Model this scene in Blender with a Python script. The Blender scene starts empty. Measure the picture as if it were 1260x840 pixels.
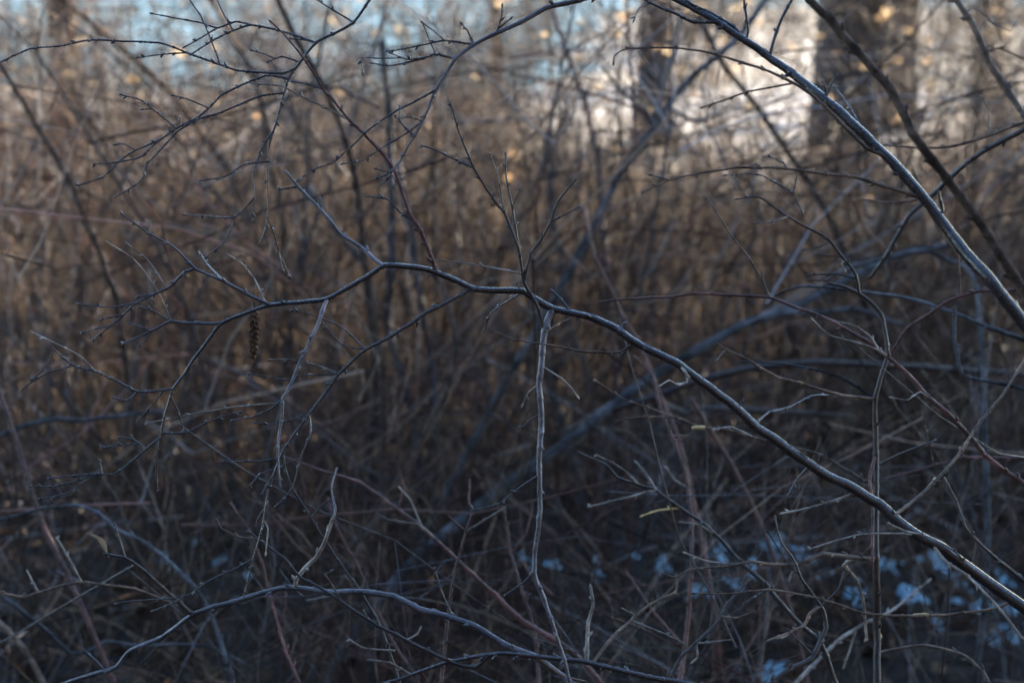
import bpy, math, random
from mathutils import Vector, Matrix, noise

R = random.Random(7)
rad = math.radians
S = bpy.context.scene

# ------------------------------------------------------------------ camera
CAM_H, PITCH, LENS = 1.55, 14.0, 50.0
FOCUS = 1.6
cd = bpy.data.cameras.new("camera")
cam = bpy.data.objects.new("camera", cd)
S.collection.objects.link(cam)
cam.location = (0, 0, CAM_H)
cam.rotation_euler = (rad(90 - PITCH), 0, 0)
cd.lens = LENS
cd.sensor_width = 36
cd.clip_start = 0.02
cd.clip_end = 3000
cd.dof.use_dof = True
cd.dof.focus_distance = FOCUS
cd.dof.aperture_fstop = 3.6
cd.dof.aperture_blades = 7
S.camera = cam

# ------------------------------------------------------------------ sky, sun
SUN_EL, SUN_AZ = 22.0, 50.0          # azimuth from +Y towards +X
w = bpy.data.worlds.new("World")
S.world = w
w.use_nodes = True
nt = w.node_tree
bg = nt.nodes["Background"]
sky = nt.nodes.new("ShaderNodeTexSky")
sky.sky_type = 'NISHITA'
sky.sun_disc = False
sky.sun_elevation = rad(SUN_EL)
sky.sun_rotation = rad(SUN_AZ)
sky.air_density = 1.0
sky.dust_density = 0.2
sky.ozone_density = 2.8
nt.links.new(sky.outputs[0], bg.inputs[0])
bg.inputs[1].default_value = 0.132
sd = bpy.data.lights.new("sun", 'SUN')
sd.energy = 5.0
sd.angle = rad(0.5)
sd.color = (1.0, 0.84, 0.63)
sun = bpy.data.objects.new("sun", sd)
S.collection.objects.link(sun)
sv = Vector((math.sin(rad(SUN_AZ)) * math.cos(rad(SUN_EL)), math.cos(rad(SUN_AZ)) * math.cos(rad(SUN_EL)), math.sin(rad(SUN_EL))))
sun.rotation_euler = sv.to_track_quat('Z', 'Y').to_euler()
sun.location = (0, 0, 30)

S.view_settings.view_transform = 'Standard'
S.view_settings.look = 'None'
S.view_settings.exposure = 2.75
S.view_settings.gamma = 1.0
S.cycles.use_denoising = True
S.cycles.max_bounces = 4
S.cycles.diffuse_bounces = 2
S.cycles.glossy_bounces = 2
S.cycles.transmission_bounces = 2
S.cycles.use_adaptive_sampling = True
S.cycles.adaptive_threshold = 0.025
S.cycles.sample_clamp_indirect = 6

# ------------------------------------------------------------------ helpers
F = 1260 * LENS / 36.0
fwd = Vector((0, math.cos(rad(PITCH)), -math.sin(rad(PITCH))))
upv = Vector((0, math.sin(rad(PITCH)), math.cos(rad(PITCH))))
CAM = Vector((0, 0, CAM_H))


def at(x, y, d):
    return CAM + d * (fwd + Vector((1, 0, 0)) * ((x - 630) / F) - upv * ((y - 420) / F))


def on_ground(x, y, z=0.0):
    r = fwd + Vector((1, 0, 0)) * ((x - 630) / F) - upv * ((y - 420) / F)
    return CAM + r * ((z - CAM_H) / r.z)


def link(o, parent=None):
    S.collection.objects.link(o)
    if parent is not None:
        o.parent = parent
    return o


def mesh_obj(name, V, Fc, mat, parent=None, smooth=True):
    me = bpy.data.meshes.new(name)
    me.from_pydata(V, [], Fc)
    if smooth:
        me.polygons.foreach_set('use_smooth', [True] * len(me.polygons))
    me.materials.append(M[mat])
    me.update()
    return link(bpy.data.objects.new(name, me), parent)


def tag(o, label=None, cat=None, group=None, kind=None):
    if label: o['label'] = label
    if cat: o['category'] = cat
    if group: o['group'] = group
    if kind: o['kind'] = kind
    return o


def empty(name, loc=(0, 0, 0)):
    o = bpy.data.objects.new(name, None)
    o.empty_display_size = 0.1
    o.location = loc
    return link(o)


def catmull(P, n):
    """resample P (list of tuples/Vectors of any length) with n steps per span"""
    if len(P) < 3:
        out = []
        for i in range(len(P) - 1):
            for k in range(n):
                out.append(P[i].lerp(P[i + 1], k / n))
        return out + [P[-1]]
    Q = [P[0] * 2 - P[1]] + list(P) + [P[-1] * 2 - P[-2]]
    out = []
    for i in range(1, len(Q) - 2):
        p0, p1, p2, p3 = Q[i - 1], Q[i], Q[i + 1], Q[i + 2]
        for k in range(n):
            t = k / n
            out.append(0.5 * ((2 * p1) + (p2 - p0) * t + (2 * p0 - 5 * p1 + 4 * p2 - p3) * t * t + (3 * p1 - p0 - 3 * p2 + p3) * t ** 3))
    return out + [P[-1]]


def tube(V, Fc, P, rr, sides, closed_tip=True):
    """append a swept tube with parallel transported rings"""
    n = len(P)
    if n < 2: return
    t0 = (P[1] - P[0]).normalized()
    a = t0.orthogonal().normalized()
    base = len(V)
    for i in range(n):
        t = (P[min(i + 1, n - 1)] - P[max(i - 1, 0)])
        if t.length < 1e-9: t = t0
        t = t.normalized()
        a = (a - t * a.dot(t))
        a = a.normalized() if a.length > 1e-6 else t.orthogonal().normalized()
        b = t.cross(a)
        for k in range(sides):
            an = 2 * math.pi * k / sides
            V.append(P[i] + (a * math.cos(an) + b * math.sin(an)) * rr[i])
    for i in range(n - 1):
        for k in range(sides):
            k2 = (k + 1) % sides
            Fc.append((base + i * sides + k, base + i * sides + k2, base + (i + 1) * sides + k2, base + (i + 1) * sides + k))
    if closed_tip:
        V.append(P[-1] + (P[-1] - P[-2]).normalized() * rr[-1])
        tip = len(V) - 1
        o = base + (n - 1) * sides
        for k in range(sides):
            Fc.append((o + k, o + (k + 1) % sides, tip))


def bud(V, Fc, p, d, r, ln):
    """small pointed bud"""
    d = d.normalized()
    P = [p, p + d * ln * 0.3, p + d * ln * 0.65, p + d * ln]
    tube(V, Fc, P, [r * 0.55, r, r * 0.75, r * 0.15], 5)


# ------------------------------------------------------------------ materials
M = {}


def mat(name):
    m = bpy.data.materials.new(name)
    m.use_nodes = True
    M[name] = m
    n = m.node_tree.nodes
    return m, n, m.node_tree.links, n["Principled BSDF"]


def bark(name, c1, c2, rough=0.5, spec=0.5, scale=60, vary=0.25, bump=0.7, streak=3.0):
    m, n, L, b = mat(name)
    tc = n.new("ShaderNodeTexCoord")
    nz = n.new("ShaderNodeTexNoise")
    nz.inputs['Scale'].default_value = scale
    nz.inputs['Detail'].default_value = 5
    nz.inputs['Roughness'].default_value = 0.65
    L.new(tc.outputs['Object'], nz.inputs['Vector'])
    rp = n.new("ShaderNodeValToRGB")
    rp.color_ramp.elements[0].position = 0.36
    rp.color_ramp.elements[1].position = 0.66
    rp.color_ramp.elements[0].color = (*c1, 1)
    rp.color_ramp.elements[1].color = (*c2, 1)
    L.new(nz.outputs['Fac'], rp.inputs['Fac'])
    oi = n.new("ShaderNodeObjectInfo")
    mr = n.new("ShaderNodeMapRange")
    mr.inputs['To Min'].default_value = 1 - vary
    mr.inputs['To Max'].default_value = 1 + vary
    L.new(oi.outputs['Random'], mr.inputs['Value'])
    hs = n.new("ShaderNodeHueSaturation")
    L.new(rp.outputs['Color'], hs.inputs['Color'])
    L.new(mr.outputs[0], hs.inputs['Value'])
    # blotches along the stem
    nb = n.new("ShaderNodeTexNoise")
    nb.inputs['Scale'].default_value = scale * .35
    nb.inputs['Detail'].default_value = 3
    L.new(tc.outputs['Object'], nb.inputs['Vector'])
    mb = n.new("ShaderNodeMapRange")
    mb.inputs['From Min'].default_value = .35
    mb.inputs['From Max'].default_value = .65
    mb.inputs['To Min'].default_value = .5
    mb.inputs['To Max'].default_value = 1.5
    L.new(nb.outputs['Fac'], mb.inputs['Value'])
    mm = n.new("ShaderNodeMath"); mm.operation = 'MULTIPLY'
    L.new(mr.outputs[0], mm.inputs[0]); L.new(mb.outputs[0], mm.inputs[1])
    L.new(mm.outputs[0], hs.inputs['Value'])
    # pale lenticels
    vo = n.new("ShaderNodeTexVoronoi")
    vo.inputs['Scale'].default_value = scale * 6
    L.new(tc.outputs['Object'], vo.inputs['Vector'])
    vr = n.new("ShaderNodeMapRange")
    vr.inputs['From Min'].default_value = 0.10
    vr.inputs['From Max'].default_value = 0.22
    vr.inputs['To Min'].default_value = 0.55
    vr.inputs['To Max'].default_value = 0.0
    L.new(vo.outputs['Distance'], vr.inputs['Value'])
    mx = n.new("ShaderNodeMix")
    mx.data_type = 'RGBA'
    L.new(vr.outputs[0], mx.inputs['Factor'])
    L.new(hs.outputs['Color'], mx.inputs['A'])
    mx.inputs['B'].default_value = tuple(min(1, c * 2.2 + .02) for c in c2) + (1,)
    L.new(mx.outputs['Result'], b.inputs['Base Color'])
    rm = n.new("ShaderNodeMapRange")
    rm.inputs['From Min'].default_value = .3
    rm.inputs['From Max'].default_value = .7
    rm.inputs['To Min'].default_value = rough + .16
    rm.inputs['To Max'].default_value = rough - .02
    L.new(nz.outputs['Fac'], rm.inputs['Value'])
    L.new(rm.outputs[0], b.inputs['Roughness'])
    b.inputs['Specular IOR Level'].default_value = spec
    n2 = n.new("ShaderNodeTexNoise")
    n2.inputs['Scale'].default_value = scale * 5
    n2.inputs['Detail'].default_value = 3
    L.new(tc.outputs['Object'], n2.inputs['Vector'])
    bp = n.new("ShaderNodeBump")
    bp.inputs['Strength'].default_value = bump
    bp.inputs['Distance'].default_value = 0.002
    L.new(n2.outputs['Fac'], bp.inputs['Height'])
    L.new(bp.outputs[0], b.inputs['Normal'])
    return m


bark('purple_bark', (0.009, 0.006, 0.006), (0.042, 0.028, 0.028), 0.20, 1.0, bump=.3)
bark('blue_bark', (0.018, 0.014, 0.016), (0.11, 0.095, 0.106), 0.25, 0.8, bump=.35)
bark('dull_bark', (0.025, 0.016, 0.012), (0.11, 0.072, 0.052), 0.75, 0.15)
bark('silver_bark', (0.035, 0.029, 0.033), (0.22, 0.195, 0.22), 0.28, 0.8, bump=.35)
bark('dark_bark', (0.012, 0.007, 0.006), (0.045, 0.027, 0.021), 0.35, 0.6, bump=.4)
bark('brown_bark', (0.05, 0.029, 0.018), (0.22, 0.14, 0.09), 0.5, 0.45)
bark('red_bark', (0.045, 0.016, 0.013), (0.16, 0.065, 0.05), 0.42, 0.5)
bark('pale_bark', (0.10, 0.075, 0.058), (0.40, 0.33, 0.27), 0.5, 0.4)
bark('yellow_bark', (0.36, 0.22, 0.08), (0.62, 0.44, 0.20), 0.6, 0.3)
bark('grey_bark', (0.018, 0.017, 0.018), (0.11, 0.11, 0.115), 0.6, 0.22, scale=22)
bark('trunk_bark', (0.022, 0.016, 0.014), (0.10, 0.075, 0.062), 0.85, 0.2, scale=9, bump=0.8)

def brush(name, c1, c2, rough=.55):
    """cheap bark for the blurred brush: each stem its own tone"""
    m, n, L, b = mat(name)
    oi = n.new("ShaderNodeNewGeometry")
    rp = n.new("ShaderNodeValToRGB")
    rp.color_ramp.elements[0].color = (*c1, 1)
    rp.color_ramp.elements[1].color = (*c2, 1)
    pw = n.new("ShaderNodeMath"); pw.operation = 'POWER'; pw.inputs[1].default_value = 3.8
    L.new(oi.outputs['Random Per Island'], pw.inputs[0])
    L.new(pw.outputs[0], rp.inputs['Fac'])
    L.new(rp.outputs['Color'], b.inputs['Base Color'])
    b.inputs['Roughness'].default_value = rough
    b.inputs['Specular IOR Level'].default_value = 0.1


brush('brush_brown', (0.024, 0.014, 0.010), (0.50, 0.35, 0.25))
brush('brush_red', (0.034, 0.013, 0.012), (0.36, 0.19, 0.155), .45)
brush('brush_grey', (0.03, 0.028, 0.031), (0.55, 0.53, 0.55), .4)
brush('brush_tan', (0.06, 0.044, 0.03), (0.62, 0.51, 0.37), .6)


def leafmat(name, c1, c2, trans=0.4, scale=3.0):
    m, n, L, b = mat(name)
    ge = n.new("ShaderNodeNewGeometry")
    rp = n.new("ShaderNodeValToRGB")
    rp.color_ramp.elements[0].color = (*c1, 1)
    rp.color_ramp.elements[1].color = (*c2, 1)
    L.new(ge.outputs['Random Per Island'], rp.inputs['Fac'])
    L.new(rp.outputs['Color'], b.inputs['Base Color'])
    b.inputs['Roughness'].default_value = 0.6
    b.inputs['Specular IOR Level'].default_value = 0.25
    tr = n.new("ShaderNodeBsdfTranslucent")
    L.new(rp.outputs['Color'], tr.inputs['Color'])
    mx = n.new("ShaderNodeMixShader")
    mx.inputs[0].default_value = trans
    L.new(b.outputs[0], mx.inputs[1])
    L.new(tr.outputs[0], mx.inputs[2])
    L.new(mx.outputs[0], n["Material Output"].inputs['Surface'])
    return m


leafmat('dry_grass', (0.08, 0.058, 0.043), (0.40, 0.31, 0.22), 0.3)
leafmat('dry_leaf', (0.34, 0.22, 0.12), (0.60, 0.48, 0.32), 0.5)
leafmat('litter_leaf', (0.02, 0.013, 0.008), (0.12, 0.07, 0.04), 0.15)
leafmat('needle', (0.025, 0.04, 0.02), (0.06, 0.085, 0.04), 0.2)
leafmat('catkin', (0.07, 0.035, 0.02), (0.17, 0.10, 0.06), 0.2)

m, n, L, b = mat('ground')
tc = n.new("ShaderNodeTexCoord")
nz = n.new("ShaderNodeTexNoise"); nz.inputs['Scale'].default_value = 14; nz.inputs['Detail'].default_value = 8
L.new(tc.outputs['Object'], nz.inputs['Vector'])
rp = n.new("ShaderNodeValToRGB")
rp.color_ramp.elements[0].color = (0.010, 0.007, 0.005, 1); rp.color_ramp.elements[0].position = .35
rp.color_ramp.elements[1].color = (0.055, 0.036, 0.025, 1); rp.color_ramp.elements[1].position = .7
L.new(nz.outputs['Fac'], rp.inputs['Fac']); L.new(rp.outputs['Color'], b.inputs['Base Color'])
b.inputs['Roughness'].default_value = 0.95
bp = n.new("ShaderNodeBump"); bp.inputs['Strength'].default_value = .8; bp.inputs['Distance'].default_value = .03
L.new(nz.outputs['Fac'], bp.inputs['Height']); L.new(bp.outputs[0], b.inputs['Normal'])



def snowmat(name, c1, c2):
    m, n, L, b = mat(name)
    tc = n.new("ShaderNodeTexCoord")
    nz = n.new("ShaderNodeTexNoise"); nz.inputs['Scale'].default_value = 5; nz.inputs['Detail'].default_value = 7
    L.new(tc.outputs['Object'], nz.inputs['Vector'])
    rp = n.new("ShaderNodeValToRGB")
    rp.color_ramp.elements[0].color = (*c1, 1); rp.color_ramp.elements[0].position = .35
    rp.color_ramp.elements[1].color = (*c2, 1); rp.color_ramp.elements[1].position = .6
    L.new(nz.outputs['Fac'], rp.inputs['Fac']); L.new(rp.outputs['Color'], b.inputs['Base Color'])
    b.inputs['Roughness'].default_value = 0.7
    b.inputs['Specular IOR Level'].default_value = 0.2
    bp = n.new("ShaderNodeBump"); bp.inputs['Strength'].default_value = .5; bp.inputs['Distance'].default_value = .03
    L.new(nz.outputs['Fac'], bp.inputs['Height']); L.new(bp.outputs[0], b.inputs['Normal'])


snowmat('snow', (0.26, 0.52, 0.66), (0.62, 0.83, 0.91))       # blue skylight of the shade put into the snow's colour
snowmat('thin_snow', (0.20, 0.16, 0.11), (0.64, 0.57, 0.46))  # mostly melted off the litter
snowmat('old_snow', (0.22, 0.17, 0.13), (0.80, 0.75, 0.68))  # thawing, littered

m, n, L, b = mat('ice')
tc = n.new("ShaderNodeTexCoord")
nz = n.new("ShaderNodeTexNoise"); nz.inputs['Scale'].default_value = .35; nz.inputs['Detail'].default_value = 7
L.new(tc.outputs['Object'], nz.inputs['Vector'])
rp = n.new("ShaderNodeValToRGB")
rp.color_ramp.elements[0].color = (0.07, 0.19, 0.24, 1); rp.color_ramp.elements[0].position = .35
rp.color_ramp.elements[1].color = (0.30, 0.48, 0.55, 1); rp.color_ramp.elements[1].position = .65
L.new(nz.outputs['Fac'], rp.inputs['Fac']); L.new(rp.outputs['Color'], b.inputs['Base Color'])
b.inputs['Roughness'].default_value = 0.5
b.inputs['Specular IOR Level'].default_value = 0.06
bp = n.new("ShaderNodeBump"); bp.inputs['Strength'].default_value = .4; bp.inputs['Distance'].default_value = .05
n2 = n.new("ShaderNodeTexNoise"); n2.inputs['Scale'].default_value = 1.5; n2.inputs['Detail'].default_value = 6
L.new(tc.outputs['Object'], n2.inputs['Vector'])
L.new(n2.outputs['Fac'], bp.inputs['Height']); L.new(bp.outputs[0], b.inputs['Normal'])


# ------------------------------------------------------------------ terrain
def gz(x, y):
    """height of the ground"""
    v = 0.05 * noise.noise(Vector((x * .5, y * .5, 3.1))) + 0.02 * noise.noise(Vector((x * 2.1, y * 2.1, 8.)))
    fade = max(0.0, min(1.0, (28 - y) / 10))
    return v * fade


def grid(name, xs, ys, zf, matname):
    V = [Vector((x, y, zf(x, y))) for y in ys for x in xs]
    nx = len(xs)
    Fc = [(j * nx + i, j * nx + i + 1, (j + 1) * nx + i + 1, (j + 1) * nx + i) for j in range(len(ys) - 1) for i in range(nx - 1)]
    return mesh_obj(name, V, Fc, matname)


def axis(lo, hi, step, far):
    a = []
    v = lo
    while v <= hi + 1e-6:
        a.append(v); v += step
    s = step
    while a[-1] < far:
        s *= 1.6; a.append(a[-1] + s)
    return a


ax = axis(0, 14, .25, 900)
xs = [-v for v in reversed(ax[1:])] + ax
ay = axis(0, 30, .25, 1500)
ys = [-v for v in reversed(axis(0.0, 5, .25, 300)[1:])] + ay
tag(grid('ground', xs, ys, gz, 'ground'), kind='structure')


def slope_z(x, y):
    t = max(0.0, (-2.5 - y))
    return -.05 + min(9.5, .66 * t) + .35 * noise.noise(Vector((x * .3, y * .3, 2.2))) * min(1, t / 2)


tag(grid('sky_block_slope', [i * 1.0 for i in range(-40, 41)], [-34 + i * .9 for i in range(36)], slope_z, 'ground'), kind='structure')  # unseen slope added behind the camera to block sky fill


def blob_sheet(name, cx, cy, rx, ry, h, matname, seed, n=28, rings=5, rough=.35):
    """a low irregular mound lying on the ground"""
    V = []; Fc = []
    V.append(Vector((cx, cy, gz(cx, cy) + h)))
    for r in range(1, rings + 1):
        f = r / rings
        for k in range(n):
            a = 2 * math.pi * k / n
            q = 1 + rough * noise.noise(Vector((math.cos(a) * 1.3, math.sin(a) * 1.3, seed))) * 1.6 + rough * .5 * noise.noise(Vector((math.cos(a) * 4, math.sin(a) * 4, seed + 9)))
            x = cx + rx * f * q * math.cos(a); y = cy + ry * f * q * math.sin(a)
            z = gz(x, y) + h * (1 - f ** 2.2) + .35 * h * noise.noise(Vector((x * 7, y * 7, seed))) * (1 - f)
            if r == rings: z = gz(x, y) - 0.012
            V.append(Vector((x, y, z)))
    for k in range(n):
        Fc.append((0, 1 + k, 1 + (k + 1) % n))
    for r in range(rings - 1):
        for k in range(n):
            k2 = (k + 1) % n
            Fc.append((1 + r * n + k, 1 + (r + 1) * n + k, 1 + (r + 1) * n + k2, 1 + r * n + k2))
    return mesh_obj(name, V, Fc, matname)


# snow beyond the thicket, and the frozen lake behind it
xs2 = [i * 0.4 for i in range(-70, 71)]
ys2 = [7.5 + i * .35 for i in range(40)]


def snow_z(x, y):
    e = 10.6 + 3.0 * noise.noise(Vector((x * .35, 1.7, 0))) + 1.6 * noise.noise(Vector((x * .9, 5.0, 0)))
    e += 4.0 * max(0.0, min(1.0, (-.6 - x) / 1.5))
    cover = max(-1.0, min(1.0, (y - e) * .4 + 1.5 * noise.noise(Vector((x * .8, y * .8, 4.4)))))
    return gz(x, y) + 0.07 * cover


tag(grid('snow_field', xs2, ys2, snow_z, 'old_snow'), kind='structure')
SH = 20.5


def shore(name, matname, z):
    V = []; Fc = []
    xsL = [-300, -120, -60] + [i * 2.0 for i in range(-20, 21)] + [60, 120, 300]
    for x in xsL:
        V.append(Vector((x, SH + .8 * noise.noise(Vector((x * .2, 0, 0))), z)))
    for x in xsL:
        V.append(Vector((x * 2, 420, z)))
    k = len(xsL)
    Fc = [(i, i + 1, k + i + 1, k + i) for i in range(k - 1)]
    return mesh_obj(name, V, Fc, matname, smooth=False)


tag(shore('frozen_lake', 'ice', 0.06), kind='structure')


def headland():
    """wooded point of land running out into the ice"""
    xsH = [0] + [i * .5 for i in range(1, 90)]
    ysH = [19.5 + i * 1.0 for i in range(70)]
    V = []
    for y in ysH:
        x0 = -1.5 + .075 * y + 1.2 * noise.noise(Vector((0, y * .2, 0)))
        for x in xsH:
            V.append(Vector((x0 + x, y, -.1 + (.35 * min(1, x / 2.5) + .12 * noise.noise(Vector((x * .4, y * .4, 7)))) * min(1, max(0, (y - 19.5) / 7)) + .1 * min(1, max(0, (y - 19.5) / 1.5)))))
    nx = len(xsH)
    Fc = [(j * nx + i, j * nx + i + 1, (j + 1) * nx + i + 1, (j + 1) * nx + i) for j in range(len(ysH) - 1) for i in range(nx - 1)]
    return mesh_obj('headland', V, Fc, 'thin_snow')


tag(headland(), kind='structure')

# small snow patches left on the floor of the thicket
PATCH = [(955, 678, 24, 14), (985, 690, 16, 9), (925, 700, 14, 9), (862, 738, 16, 10), (815, 700, 12, 10), (730, 705, 14, 22), (680, 700, 12, 8), (1150, 700, 32, 12),
         (1120, 735, 20, 8), (1205, 745, 26, 9), (1212, 782, 16, 9), (1247, 778, 14, 10), (205, 681, 9, 7), (248, 672, 10, 9), (270, 690, 8, 7), (945, 832, 24, 9), (1060, 735, 22, 12),
         (1010, 712, 20, 8), (905, 726, 12, 7), (425, 795, 10, 6), (775, 690, 9, 8), (1090, 700, 12, 8), (1180, 722, 14, 7), (880, 690, 12, 8), (1235, 715, 12, 7), (310, 700, 8, 8), (1155, 770, 10, 6), (640, 690, 8, 6)]
for i, (x, y, a, c) in enumerate(PATCH):
    for k in range(3 if x > 830 and i % 2 else (1 if i % 3 else 2)):
        f = (1.0, .6, .4)[k]
        g = on_ground(x + (0 if k == 0 else R.gauss(0, a * .9)), y + (0 if k == 0 else R.gauss(0, c * .8)))
        sc = (g - CAM).length / F
        o = blob_sheet('snow_patch', g.x, g.y, a * sc * .85 * f * R.uniform(.7, 1.3), max(c * sc * 2.9 * f * R.uniform(.7, 1.3), .03), 0.006 + .006 * R.random(), 'snow', i * 3.3 + k * 1.7, n=44, rough=1.0)
        tag(o, kind='structure')

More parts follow.
